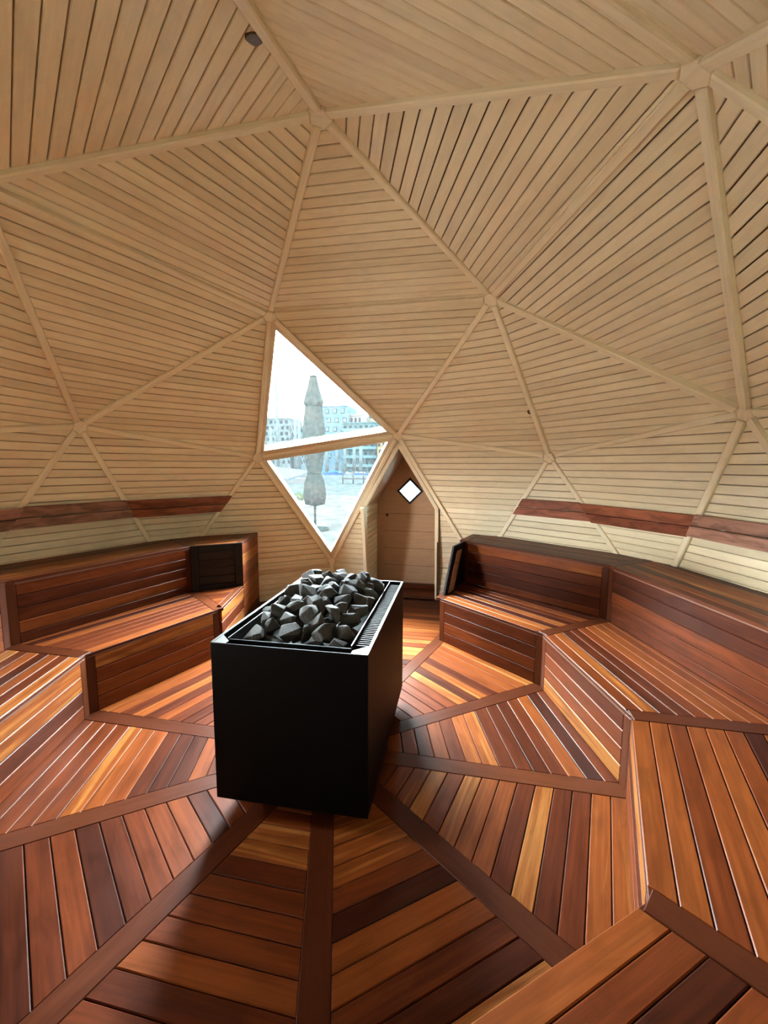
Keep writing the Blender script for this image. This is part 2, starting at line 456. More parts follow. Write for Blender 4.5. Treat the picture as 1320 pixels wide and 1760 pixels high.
# door facet
P = [H[k] for k in ('h4', 'e9', 'e0')]
dn = tri_normal(P)
Qs = [sc(p, LS) for p in P]
def onfacet(y, z):
    # point of the lined door facet at given y, z
    p0 = Qs[0]
    x = p0.x - (dn.y * (y - p0.y) + dn.z * (z - p0.z)) / dn.x
    return Vector((x, y, z))
zb = Qs[1].z
hole = [onfacet(YL, Qs[2].z), onfacet(YL, ZS), onfacet(PY, PZ), onfacet(YR, ZS), onfacet(YR, zb)]
fr = Frame(Qs[0] - dn * 0.017, Vector((0, 1, 0)), dn)
ring = [fr.to2(p) for p in [Qs[0], Qs[1]] + list(reversed(hole)) + [Qs[2]]]
if area(ring) < 0: ring.reverse()
c2 = (0, 0)
V, F = [(x, y, 0) for x, y in ring] + [(x, y, -0.03) for x, y in ring], None
nn = len(ring)
F = [tuple(range(nn)), tuple(reversed(range(nn, 2 * nn)))] + [(i, nn + i, nn + (i + 1) % nn, (i + 1) % nn) for i in range(nn)]
dpan = mesh_obj('panel', V, F, LINBACK, wall_front, fr.mat((0, 0)))
frl = Frame(Qs[1], Vector((0, 1, 0)), dn)
tri2 = [frl.to2(p) for p in Qs]
if area(tri2) < 0: tri2.reverse()
def side_line(p, q):
    a, b = frl.to2(p), frl.to2(q)
    nx, ny = (b[1] - a[1]), -(b[0] - a[0])
    return nx, ny, nx * a[0] + ny * a[1]
ys = frl.to2(onfacet(0, ZS))[1]
sgn = 1 if frl.to2(onfacet(0, 1.5))[1] > ys else -1
upper = clip(tri2, 0, -sgn, -sgn * ys); lower = clip(tri2, 0, sgn, sgn * ys)
left2 = frl.to2(onfacet(YL, 0.8)); right2 = frl.to2(onfacet(YR, 0.8))
sx = 1 if left2[0] > right2[0] else -1
regions = [clip(lower, -sx, 0, -sx * left2[0]), clip(lower, sx, 0, sx * right2[0])]
for (pa, pb, ref) in ((onfacet(YL, ZS), onfacet(PY, PZ), onfacet(0.9, 1.6)), (onfacet(YR, ZS), onfacet(PY, PZ), onfacet(-0.9, 1.6))):
    A_, B_, C_ = side_line(pa, pb); r2 = frl.to2(ref)
    if A_ * r2[0] + B_ * r2[1] > C_: A_, B_, C_ = -A_, -B_, -C_
    reg = clip(upper, A_, B_, C_)
    # keep each side of the peak separate
    pk = frl.to2(onfacet(PY, PZ))
    s = 1 if r2[0] > pk[0] else -1
    reg = clip(reg, -s, 0, -s * pk[0])
    regions.append(reg)
for reg in regions:
    if len(reg) >= 3:
        planks(dpan, [frl.to3(q) for q in reg], Vector((0, 1, 0)), dn, PW, mat=LIN, origin=Qs[1], rest=dpan)

# door with its frame, entry recess and diamond light
XD = 3.42
door = tag(empty('door_1', (XD, 0.03, 0.05)), 'brown pointed entrance door with small diamond window', 'door', kind='structure')
fpts = [Vector((2.868, YL + .012, 0)), onfacet(YL + .012, ZS), onfacet(PY, PZ + .02), onfacet(YR - .012, ZS), Vector((2.868, YR - .012, 0))]
for a, b in zip(fpts[:-1], fpts[1:]):
    jamb = min(a.z, b.z) < 0.1
    bar('frame_bar', a, b, 0.045, 0.13 if jamb else 0.07, dn, STRUT, door, ch=0.005, top=0.028, ext=0.012 if jamb else 0.02)
# recess: planked upright side walls, plain sloping boards above them up to the point
ent = tag(empty('wall_entry', (3.1, 0.03, 0)), 'planked side walls of the entrance recess', 'structure', kind='structure')
for yy, ny in ((YL, -1), (YR, 1)):
    poly = [Vector((Qs[1].x, yy, 0)), Vector((XD + .04, yy, 0)), Vector((XD + .04, yy, ZS)), onfacet(yy, ZS)]
    nin = Vector((0, ny, 0)); off = nin * -0.016
    pan = board('recess_panel', Frame(poly[0] + off, Vector((1, 0, 0)), nin), [p + off for p in poly], 0.03, 0, LINBACK, ent)
    planks(pan, poly, Vector((1, 0, 0)), nin, PW, mat=LIN, origin=poly[0], rest=pan)
    dy, dz = PY - yy, PZ - ZS
    nin = Vector((0, ny * abs(dz), -abs(dy))).normalized()
    poly = [onfacet(yy, ZS), Vector((XD + .04, yy, ZS)), Vector((XD + .04, PY, PZ)), onfacet(PY, PZ)]
    board('recess_slope', Frame(poly[0], Vector((1, 0, 0)), nin), poly, 0.03, 0, DOORWOOD, ent)

def filled(name, outer, holes, depth, mat, parent, M):
    """flat shape with holes, given depth, from a 2D curve turned into a mesh"""
    cu = bpy.data.curves.new(name, 'CURVE'); cu.dimensions = '2D'; cu.fill_mode = 'BOTH'; cu.extrude = depth / 2
    for poly in [outer] + holes:
        s = cu.splines.new('POLY'); s.points.add(len(poly) - 1); s.use_cyclic_u = True
        for pt, q in zip(s.points, poly): pt.co = (q[0], q[1], 0, 1)
    tmp = bpy.data.objects.new(name + '_tmp', cu); col.objects.link(tmp)
    dg = bpy.context.evaluated_depsgraph_get(); dg.update()
    me = bpy.data.meshes.new_from_object(tmp.evaluated_get(dg)); me.name = name
    bpy.data.objects.remove(tmp); bpy.data.curves.remove(cu)
    me.materials.clear(); me.materials.append(mat)
    return link(bpy.data.objects.new(name, me), parent, M)
# door plane: local x = -Y, local y = Z, facing -X
MD = Matrix(((0, 0, -1, XD), (-1, 0, 0, 0), (0, 1, 0, 0), (0, 0, 0, 1)))
def dl(y, z): return (-y, z)
DC, DH = (0.003, 1.335), 0.168
def half_w(z, y, m):     # inside of the recess at height z, m in from its skin
    return y + (PY - y) * max(0.0, (z - ZS) / (PZ - ZS)) + (-m if y > 0 else m)
leaf = [dl(YL - .10, .06), dl(YR + .03, .06), dl(YR + .03, ZS), dl(half_w(1.66, YR, .03), 1.66), dl(half_w(1.66, YL, .03), 1.66), dl(YL - .10, ZS + .13)]
dia = [dl(DC[0] - DH, DC[1]), dl(DC[0], DC[1] - DH), dl(DC[0] + DH, DC[1]), dl(DC[0], DC[1] + DH)]
filled('door_leaf', leaf, [dia], 0.045, DOORWOOD, door, MD)
full = [dl(YL + .02, 0), dl(YR - .02, 0), dl(YR - .02, ZS), dl(PY, PZ + .02), dl(YL + .02, ZS)]
filled('door_casing', full, [leaf], 0.05, DOORWOOD, door, MD @ Matrix.Translation((0, 0, -0.006)))
dia_in = inset(list(reversed(dia)) if area(dia) < 0 else dia, 0.016)
gd = filled('diamond_pane', dia, [], 0.008, GLASSD, door, MD)
filled('diamond_bead', inset(list(reversed(dia)) if area(dia) < 0 else dia, -0.010), [dia_in], 0.012, DARKFRAME, door, MD @ Matrix.Translation((0, 0, 0.028)))
for zz in (0.30, 0.54, 0.78, 1.02):
    half = [p for p in ((YL - .10, zz), (YR + .03, zz))]
    bar('door_joint', (XD - .0225, half[0][0], zz), (XD - .0225, half[1][0], zz), 0.004, 0.003, (-1, 0, 0), CEDARTRIM, door, ch=0, top=0.001)
lathe('door_knob', [(0.010, 0), (0.010, 0.02), (0.017, 0.028), (0.014, 0.04), (0.004, 0.044)], 12, DARKFRAME, door).matrix_basis = \
    WM[door.name].inverted() @ (Matrix.Translation((XD - .022, 0.315, 1.00)) @ Matrix.Rotation(-math.pi / 2, 4, 'Y'))
box('threshold', (XD - .10, YR, 0), (XD - .02, YL, .055), CEDARTRIM, door, ch=.004)
ld = bpy.data.lights.new('sky_portal', 'AREA'); ld.shape = 'RECTANGLE'; ld.size = ld.size_y = 0.34; ld.cycles.is_portal = True
link(bpy.data.objects.new('sky_portal', ld), None, Matrix.Translation((XD + .05, DC[0], DC[1])) @ Matrix.Rotation(math.pi / 2, 4, 'Y'))

# ------------------------------------------------------------------ battens and hubs of the dome frame
frame = tag(empty('trim_1', (0, 0, ZE)), 'pale timber battens and hubs of the geodesic dome', 'structure', kind='structure')
edges = set()
for t in TRI:
    for i in range(3): edges.add(tuple(sorted((t[i], t[(i + 1) % 3]))))
deg = {}
for a, b in sorted(edges):
    deg[a] = deg.get(a, 0) + 1; deg[b] = deg.get(b, 0) + 1
    if a[0] == 'e' and b[0] == 'e':
        if (a, b) not in (('e0', 'e1'),): continue        # the base line shows only left of the window tip
    m = (H[a] + H[b]) / 2; n = (CEN - m).normalized()
    d = (H[b] - H[a]).normalized()
    wd = 0.046
    bar('batten', H[a] + d * 0.05, H[b] - d * 0.05, wd, 0.06, n, STRUT, frame, ch=0.006, top=-0.006)
for k, p in H.items():
    if k[0] == 'e' and k != 'e0': continue
    nside = 5 if k in ('Z',) or k[0] == 'p' else 6
    n = (CEN - p).normalized()
    nb = [b if a == k else a for a, b in edges if k in (a, b)]
    fr = Frame(p + n * 0.004, H[nb[0]] - p, n)
    poly = []
    for q in nb:
        d = fr.to2(H[q]); poly.append(math.atan2(d[1], d[0]))
    poly.sort()
    # flat sides face the battens: corners between neighbouring battens
    cor = []
    for i in range(len(poly)):
        a0, a1 = poly[i], poly[(i + 1) % len(poly)] + (2 * math.pi if i == len(poly) - 1 else 0)
        am = (a0 + a1) / 2; rr = 0.052 / max(math.cos((a1 - a0) / 2), 0.6)
        cor.append((rr * math.cos(am), rr * math.sin(am)))
    slab('hub', fr, cor, 0.13, 0.005, STRUT, frame)
    if k in ('p0', 'h4', 'a0', 'e0'):
        slab('hub_plate', Frame(p - n * 0.03, H[nb[0]] - p, n), [(x * 1.5, y * 1.5) for x, y in cor], 0.09, 0.003, STRUT, frame)
# post below the window tip
e0 = H['e0']; nq = Vector((-e0.x, -e0.y, 0)).normalized()
bar('post', Vector((e0.x, e0.y, 0)), Vector((e0.x, e0.y, ZE)), 0.05, 0.05, nq, STRUT, frame, top=0.0)

# ------------------------------------------------------------------ floor
FW = 0.088
BATT = 0.105
floor = tag(empty('floor', (0, 0, 0)), 'varnished cedar plank floor laid in ten wedges', 'structure', kind='structure')
R1 = {-18: 1.765, -54: 1.69, -90: 1.632, -126: 1.655, -162: 1.66, 162: 1.66, 126: 1.66, 90: 1.665, 54: 1.646, 18: 1.70}
R2 = {-18: 2.42, -54: 2.388, -90: 2.33, -126: 2.31, -162: 2.31, 162: 2.31, 126: 2.30, 90: 2.27, 54: 2.325, 18: 2.36}
Z1, Z2 = 0.422, 0.878
def pol(r, az, z=0.0): return Vector((r * math.cos(az * g), r * math.sin(az * g), z))
AZ = [18, -18, -54, -90, -126, -162, -198, -234, -270, -306]
def norm_az(a): return (a + 180) % 360 - 180 if (a + 180) % 360 != 0 else 180
UP = Vector((0, 0, 1))
wr = R * LS * 0.999
END_A, END_B = Vector((1.0, 1.322, 0)), Vector((2.46, 1.713, 0))     # cut end of the left bench
END_D = (END_B - END_A).normalized(); END_N = Vector((END_D.y, -END_D.x, 0))   # points to the door side
box('subfloor', (-3.1, -3.1, -0.06), (3.1, 3.1, -0.03), CEDARBACK, floor)
for i in range(10):
    a0, a1 = AZ[i], AZ[(i + 1) % 10]
    a1 = a0 - 36
    am = (a0 + a1) / 2
    n0, n1 = norm_az(a0), norm_az(a1)
    ra, rb = R1[n0] + .02, R1[n1] + .02
    if i in (0, 9): ra = rb = wr
    O = Vector((0, 0, 0))
    d0, d1 = pol(1, a0), pol(1, a1)
    hb = BATT / 2
    t0, t1 = Vector((d0.y, -d0.x, 0)), Vector((-d1.y, d1.x, 0))     # inward offsets from both radial lines
    apex = pol(hb / math.sin(18 * g), am)
    poly = [apex, d0 * ra + t0 * hb, d1 * rb + t1 * hb]
    ex = (poly[1] - poly[2]).normalized()
    if i == 0:
        ex = Vector((0, 1, 0))
    pan = board('floor_sector', Frame(apex - UP * 0.022, ex, UP), [p - UP * .022 for p in poly], 0.01, 0, CEDARBACK, floor)
    org = poly[1] if i not in (0, 9) else pol(1.66, a0)
    planks(pan, poly, ex, UP, FW, mat=CEDAR, origin=org, rest=pan, t=0.02, ch=0.003, gap=0.0035, phase=0.012)
    ext = (wr if n0 in (18,) else R1[n0] + .01)
    if n0 == -18: ext = wr
    bar('radial_batten', pol(0.30, a0), pol(ext, a0), BATT, 0.03, UP, CEDARTRIM, floor, ch=0.003, top=0.001)
# entry deck
ed = [Vector((2.83, YR, 0)), Vector((XD - .02, YR, 0)), Vector((XD - .02, YL, 0)), Vector((2.83, YL, 0))]
pan = board('floor_sector', Frame(ed[0] - UP * .022, Vector((0, 1, 0)), UP), [p - UP * .022 for p in ed], 0.02, 0, CEDARBACK, floor)
planks(pan, ed, Vector((0, 1, 0)), UP, FW, mat=CEDAR, origin=ed[0], rest=pan, t=0.02, ch=0.003)

# ------------------------------------------------------------------ wall line at a given height (inner lining)
def wall_section(z):
    pts = []
    zz = z
    low = [e for e in edges if any(k[0] in 'ph' for k in e) and any(k[0] == 'e' for k in e)]
    for a, b in low:
        A, B = sc(H[a], LS), sc(H[b], LS)
        t = (zz - A.z) / (B.z - A.z)
        p = A + (B - A) * t; pts.append(Vector((p.x, p.y, zz)))
    pts.sort(key=lambda p: math.atan2(p.y, p.x))
    return pts
def ray_wall(sec, az):
    d = pol(1, az)
    n = len(sec)
    for i in range(n):
        a, b = sec[i], sec[(i + 1) % n]
        # solve r*d = a + t(b-a)
        e = b - a; den = d.x * e.y - d.y * e.x
        if abs(den) < 1e-9: continue
        r = (a.x * e.y - a.y * e.x) / den; t = (a.x * d.y - a.y * d.x) / den
        if r > 0 and -1e-6 <= t <= 1 + 1e-6: return Vector((d.x * r, d.y * r, a.z))
SEC2 = wall_section(Z2)
SW = 0.078       # seat plank width
HB = 0.045

def radial_clip(poly, a, side):
    """clip xy polygon against the radial line at azimuth a, moved in by HB; side=+1 keeps larger azimuth"""
    d = pol(1, a); nrm = Vector((-d.y, d.x, 0)) * side
    q = clip([(p.x, p.y) for p in poly], -nrm.x, -nrm.y, -HB)
    return [Vector((x, y, poly[0].z)) for x, y in q]

def xyclip(poly, n, c):
    q = clip([(p.x, p.y) for p in poly], n.x, n.y, c)
    return [Vector((x, y, poly[0].z)) for x, y in q]

def seat_poly_upper(a0, a1):
    n0, n1 = norm_az(a0), norm_az(a1)
    pts = [pol(R2[n0], a0, Z2), pol(R2[n1], a1, Z2)]
    outer = []
    for p in SEC2:
        rel = (az_of(p) - a1) % 360
        if 1e-3 < rel < 36 - 1e-3: outer.append((rel, p))
    outer.sort()
    w1, w0 = ray_wall(SEC2, a1), ray_wall(SEC2, a0)
    chain = [w1] + [p for _, p in outer] + [w0]
    return pts + [Vector((p.x * .997, p.y * .997, Z2)) for p in chain]

def part_surface(bench, name, poly, ex, n, width, origin, mat=CEDAR, phase=0.0, t=0.022):
    n = Vector(n).normalized()
    f = Frame(poly[0] - n * t, ex, n)
    pan = board(name, f, [p - n * t for p in poly], 0.012, 0, CEDARBACK, bench)
    planks(pan, poly, ex, n, width, t=t, ch=0.003, gap=0.0035, mat=mat, origin=origin, rest=pan, phase=phase)
    return pan

def bench_section(a0, a1, label, cut=False):
    n0, n1 = norm_az(a0), norm_az(a1)
    f0, f1 = pol(R1[n0], a0), pol(R1[n1], a1)
    u0, u1 = pol(R2[n0], a0), pol(R2[n1], a1)
    mid = (f0 + f1) / 2
    bench = tag(empty('bench', (mid.x, mid.y, 0)), label, 'bench')
    ex = (f1 - f0).normalized(); nin = Vector((-mid.x, -mid.y, 0)).normalized()
    exu = (u1 - u0).normalized()
    nu = Vector((exu.y, -exu.x, 0)); nu = nu if nu.dot(mid) < 0 else -nu
    nf = Vector((ex.y, -ex.x, 0)); nf = nf if nf.dot(mid) < 0 else -nf
    zt = 0.026
    def endclip(poly, m=0.0):
        return xyclip(poly, END_N, END_N.dot(END_A) - m) if cut else poly
    # lower seat
    raw = [f0 + UP * Z1, f1 + UP * Z1, u1 + UP * Z1, u0 + UP * Z1]
    lo = radial_clip(radial_clip(raw, a0, -1), a1, 1) if not cut else endclip(radial_clip(raw, a0, -1), .055)
    if len(lo) >= 3:
        part_surface(bench, 'lower_seat', lo, ex, UP, SW, f0 + UP * Z1, phase=0.0)
    # upper seat
    rawu = seat_poly_upper(a0, a1)
    hi = radial_clip(radial_clip(rawu, a0, -1), a1, 1) if not cut else endclip(radial_clip(rawu, a0, -1), .055)
    part_surface(bench, 'upper_seat', hi, exu, UP, SW, u0 + UP * Z2)
    # risers
    l0, l1 = f0 + nf * 0.0, f1
    PO = 0.055
    if not cut:
        rl = [l0 + ex * PO, l1 - ex * PO]
        z0, z1 = 0.0, Z1 - zt
        part_surface(bench, 'lower_riser', [rl[0] + UP * z0, rl[1] + UP * z0, rl[1] + UP * z1, rl[0] + UP * z1], ex, nf, 0.099, rl[0] + UP * z1, t=0.02)
        for p, s in ((l0, 1), (l1, -1)):
            q = p + ex * s * PO / 2
            bar('corner_post', q, q + UP * (Z1 - zt), PO, 0.03, nf, CEDARTRIM, bench, ch=0.002, top=0.0)
        ru = [u0 + exu * PO, u1 - exu * PO]; ue = u1
    else:
        # upper riser stops at the cut end
        den = exu.dot(END_N); tcut = (END_A - u0).dot(END_N) / den
        ue = u0 + exu * tcut
        ru = [u0 + exu * PO, ue - exu * 0.03]
    z0, z1 = Z1, Z2 - zt
    if not cut:
        part_surface(bench, 'upper_riser', [ru[0] + UP * z0, ru[1] + UP * z0, ru[1] + UP * z1, ru[0] + UP * z1], exu, nu, 0.0905, ru[0] + UP * z1, t=0.02)
        posts = ((u0, 1), (u1, -1))
        for p, s in posts:
            q = p + exu * s * PO / 2
            bar('corner_post', q + UP * Z1, q + UP * (Z2 - zt), PO, 0.03, nu, CEDARTRIM, bench, ch=0.002)
    else:
        # framed hatch instead of planks, with its shade painted near-black
        A_, B_ = u0, ue
        fr_ = Frame(A_ + UP * z0, exu, nu); l = (B_ - A_).length; h = z1 - z0 + zt
        sgn_ = 1 if fr_.to2(A_ + UP * 1)[1] > 0 else -1
        def R_(x0, y0, x1, y1): 
            return [(x0, sgn_ * y0), (x1, sgn_ * y0), (x1, sgn_ * y1), (x0, sgn_ * y1)]
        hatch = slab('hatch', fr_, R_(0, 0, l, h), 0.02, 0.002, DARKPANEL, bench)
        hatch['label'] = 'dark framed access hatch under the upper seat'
        f3 = Frame(A_ + UP * z0 + nu * 0.012, exu, nu)
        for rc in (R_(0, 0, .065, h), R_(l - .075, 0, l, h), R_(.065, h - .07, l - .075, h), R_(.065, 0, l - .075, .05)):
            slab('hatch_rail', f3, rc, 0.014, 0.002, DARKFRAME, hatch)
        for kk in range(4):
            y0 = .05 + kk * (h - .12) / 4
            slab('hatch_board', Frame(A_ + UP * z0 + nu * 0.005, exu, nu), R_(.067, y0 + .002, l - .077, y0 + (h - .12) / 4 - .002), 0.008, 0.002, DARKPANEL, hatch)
    # radial seam boards at the start corner of the section
    def seam(pa, pb, nm):
        bar(nm, pa, pb, 2 * HB - .002, 0.026, UP, CEDARTRIM, bench, ch=0.003, top=0.001)
    seam(f0 + UP * Z1, u0 + UP * Z1, 'seat_seam_board')
    w0 = ray_wall(SEC2, a0)
    seam(u0 + UP * Z2, Vector((w0.x, w0.y, Z2)), 'seat_seam_board')
    # front nosing under each seat edge
    if not cut:
        bar('seat_nosing', f0 + UP * (Z1 - zt / 2 - .002), f1 + UP * (Z1 - zt / 2 - .002), zt - .004, 0.03, nf, CEDARTRIM, bench, ch=0.002, top=-0.001)
        bar('seat_nosing', u0 + UP * (Z2 - zt / 2 - .002), u1 + UP * (Z2 - zt / 2 - .002), zt - .004, 0.03, nu, CEDARTRIM, bench, ch=0.002, top=-0.001)
    return bench, u0, ue, w0

SECTIONS = [(-18, -54, 'two-tier cedar bench section on the right, beside the entrance'),
            (-54, -90, 'two-tier cedar bench section on the right with golden seat planks, second from entrance'),
            (-90, -126, 'two-tier cedar bench section on the right, third from entrance'),
            (-126, -162, 'two-tier cedar bench section in the bottom right corner'),
            (-162, -198, 'two-tier cedar bench section behind the viewer'),
            (162, 126, 'two-tier cedar bench section left of the viewer'),
            (126, 90, 'two-tier cedar bench section at the left edge, third from window'),
            (90, 54, 'two-tier cedar bench section on the left with dark lower front, beside the stove')]
for a0, a1, lab in SECTIONS:
    bench_section(a0, a1, lab)
bq, u0, ue, w0 = bench_section(54, 18, 'short cedar bench end with dark hatch, left of the triangular window', cut=True)
# cut end faces of the left bench: low part up to the lower seat, high part up to the upper seat
def endface(bench, p, q, zlo, zhi, n, nm):
    ex = (q - p).normalized()
    return part_surface(bench, nm, [p + UP * zlo, q + UP * zlo, q + UP * zhi, p + UP * zhi], ex, n, 0.107, p + UP * zhi, t=0.02)
uw = END_A + END_D * ((ue - END_A).dot(END_D))
# outer wall hit of the cut plane at seat height and at floor
def line_wall(z):
    sec = wall_section(z); best = None
    for i in range(len(sec)):
        a, b = sec[i], sec[(i + 1) % len(sec)]
        sa, sb = (a - END_A).dot(END_N), (b - END_A).dot(END_N)
        if sa * sb <= 0 and abs(sa - sb) > 1e-9:
            p = a + (b - a) * (sa / (sa - sb)); s = (p - END_A).dot(END_D)
            if s > 0 and (best is None or s < best[0]): best = (s, Vector((p.x, p.y, 0)))
    return best[1]
wtop = line_wall(Z2); wtop = END_A + END_D * (((wtop - END_A).dot(END_D)) - .01)
endface(bq, END_A, uw, 0, Z1 - .026, END_N, 'end_panel')
endface(bq, uw, wtop, 0, Z2 - .026, END_N, 'end_panel')
bar('end_cap_board', END_A + UP * Z1 - END_N * .028, uw + UP * Z1 - END_N * .028, .055, .026, UP, CEDARTRIM, bq, ch=.003, top=.001)
bar('end_cap_board', uw + UP * Z2 - END_N * .028, wtop + UP * Z2 - END_N * .028, .055, .026, UP, CEDARTRIM, bq, ch=.003, top=.001)

# right bench end at the entrance: planked end face, dark side panel and post
br = [o for o in col.objects if o.get('label') == SECTIONS[0][2]][0]
dE = pol(1, -18); nE = Vector((-dE.y, dE.x, 0))      # faces the door side
fE, uE = pol(R1[-18], -18), pol(R2[-18], -18)
wE = ray_wall(SEC2, -18)
wE = Vector((wE.x, wE.y, 0))
endface(br, fE, uE, 0, Z1 - .026, nE, 'end_panel'); endface(br, uE, wE * .995, 0, Z2 - .026, nE, 'end_panel')
# sloping dark side board standing on the seat end
fs = Frame(uE + UP * Z1, dE, -nE)
def S2(r, z): return fs.to2(pol(r, -18, z))
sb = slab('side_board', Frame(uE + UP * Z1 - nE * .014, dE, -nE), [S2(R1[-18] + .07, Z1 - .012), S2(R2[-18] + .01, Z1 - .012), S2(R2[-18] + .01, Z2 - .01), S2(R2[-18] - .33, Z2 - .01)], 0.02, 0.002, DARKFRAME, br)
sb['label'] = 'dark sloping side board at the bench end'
slab('side_board_slat', Frame(uE + UP * Z1 - nE * .026, dE, -nE), [S2(R1[-18] + .17, Z1 + .002), S2(R1[-18] + .31, Z1 + .002), S2(R2[-18] - .13, Z2 - .075), S2(R2[-18] - .25, Z2 - .075)], 0.012, 0.003, REST2, br)
flush_rest()

# ------------------------------------------------------------------ backrests
def facet_plane(keys):
    P = [sc(H[k], LS) for k in keys]; n = tri_normal(P); return P, n
def hor_span(P, z):
    out = []
    for i in range(3):
        a, b = P[i], P[(i + 1) % 3]
        if (a.z - z) * (b.z - z) < 0:
            t = (z - a.z) / (b.z - a.z); out.append(a + (b - a) * t)
    return out
def backrest(keys, label, z0=1.168, z1=1.34, trims=(0.0, 0.0), proud=0.058, mat=None):
    P, n = facet_plane(keys)
    c = sum(hor_span(P, 1.25), Vector()) / 2
    b = tag(empty('backrest', (c.x, c.y, z0)), label, 'backrest', 'worn red backrests along the dome wall')
    ex = UP.cross(n).normalized()
    off = n * proud
    zm = (z0 + z1) / 2
    for (za, zb_) in ((z0, zm - .005), (zm + .005, z1)):
        s0, s1 = hor_span(P, za), hor_span(P, zb_)
        s0.sort(key=lambda p: p.dot(ex)); s1.sort(key=lambda p: p.dot(ex))
        q = [s0[0] + ex * (trims[0] + .004), s0[1] - ex * (trims[1] + .004), s1[1] - ex * (trims[1] + .004), s1[0] + ex * (trims[0] + .004)]
        q = [p + off for p in q]
        board('backrest_board', Frame(q[0], ex, n), q, 0.022, 0.004, mat or REST, b)
    # two spacer blocks between wall and boards
    sm = hor_span(P, zm); sm.sort(key=lambda p: p.dot(ex))
    for t in (0.28, 0.72):
        m = sm[0] + (sm[1] - sm[0]) * t
        upd = (UP - n * UP.dot(n)).normalized()
        bar('spacer_block', m - upd * .07 + n * (proud - .0225), m + upd * .07 + n * (proud - .0225), .04, proud - .024, n, STRUT, b, ch=.002)
backrest(('p4', 'e8', 'e9'), 'red-brown backrest on the right wall, nearest to the entrance')
backrest(('h3', 'p4', 'e8'), 'red-brown backrest on the right wall, second from the entrance')
backrest(('h3', 'e7', 'e8'), 'faded red backrest at the right picture edge', mat=REST2)
backrest(('p3', 'h3', 'e7'), 'red-brown backrest on the right wall beside the viewer')
backrest(('p0', 'e1', 'h0'), 'red-brown backrest on the left wall, nearest to the window')
backrest(('h0', 'e1', 'e2'), 'stained faded red backrest on the left wall, second from the window', mat=REST2)
backrest(('h0', 'e2', 'p1'), 'faded red backrest at the left picture edge', mat=REST2)

# ------------------------------------------------------------------ stove
HX0, HX1, HY0, HY1, HZ0, HZ1 = -0.545, 0.600, -0.375, 0.360, 0.098, 0.866
st = tag(empty('sauna_heater', (0.03, 0, 0)), 'large black box-shaped sauna heater filled with stones', 'heater')
MR = Matrix.Rotation(1.6 * g, 4, 'Z')
def hbox(n, lo, hi, m, par=st, ch=0.0): return box(n, lo, hi, m, par, ch, MR)
hbox('side_panel', (HX0, HY0, HZ0), (HX0 + .006, HY1, HZ1), BLACK, ch=.001)
hbox('side_panel', (HX1 - .006, HY0, HZ0), (HX1, HY1, HZ1), BLACK, ch=.001)
hbox('side_panel', (HX0 + .006, HY0, HZ0), (HX1 - .006, HY0 + .006, HZ1), BLACK, ch=.001)
hbox('side_panel', (HX0 + .006, HY1 - .006, HZ0), (HX1 - .006, HY1, HZ1), BLACK, ch=.001)
hbox('bottom_panel', (HX0 + .006, HY0 + .006, HZ0), (HX1 - .006, HY1 - .006, HZ0 + .006), BLACK)
hbox('plinth', (HX0 + .11, HY0 + .06, .001), (HX1 - .11, HY1 - .06, HZ0), BLACK, ch=.003)
# rim lip, four mitred strips, folded outwards a little
lip = .013
rim = [((HX0, HY0), (HX1, HY0)), ((HX1, HY0), (HX1, HY1)), ((HX1, HY1), (HX0, HY1)), ((HX0, HY1), (HX0, HY0))]
cx, cy = (HX0 + HX1) / 2, (HY0 + HY1) / 2
outer = [(HX0, HY0), (HX1, HY0), (HX1, HY1), (HX0, HY1)]; inner = inset(outer, lip)
for i in range(4):
    j = (i + 1) % 4
    if i == 3: continue
    V, F = slab_geo([outer[i], outer[j], inner[j], inner[i]], .004, 0.0)
    mesh_obj('rim_lip', V, F, STEEL, st, MR @ Matrix.Translation((0, 0, HZ1 + .003)))
# corner gussets at the front
for (sx_, sy_) in ((HX0, HY0), (HX0, HY1)):
    s = 1 if sy_ == HY0 else -1
    tri_ = [(sx_, sy_), (sx_ + .10, sy_), (sx_ + .028, sy_ + s * .075), (sx_, sy_ + s * .075)]
    if area(tri_) < 0: tri_.reverse()
    V, F = slab_geo(tri_, .004, 0.0)
    mesh_obj('corner_plate', V, F, STEEL, st, MR @ Matrix.Translation((0, 0, HZ1 + .002)))
# stone basket
BX0, BX1, BY0, BY1 = HX0 + .055, HX1 - .04, HY0 + .085, HY1 - .055
bk = hbox('stone_basket', (BX0, BY0, HZ1 - .16), (BX1, BY1, HZ1 - .15), BLACK)
bk['label'] = 'dark steel basket holding the stones'
for lo, hi in (((BX0, BY0, HZ1 - .15), (BX0 + .004, BY1, HZ1 - .002)), ((BX1 - .004, BY0, HZ1 - .15), (BX1, BY1, HZ1 + .012)),
               ((BX0, BY0, HZ1 - .15), (BX1, BY0 + .004, HZ1 + .012)), ((BX0, BY1 - .004, HZ1 - .15), (BX1, BY1, HZ1 + .004))):
    hbox('basket_wall', lo, hi, STEEL if hi[1] - lo[1] < .01 else BLACK, bk)
# vent fins in the slot on the right side
for k in range(46):
    x = HX0 + .10 + k * .0215
    hbox('vent_fin', (x, HY0 + .008, HZ1 - .03), (x + .007, BY0 - .003, HZ1 - .006), BLACK, st)

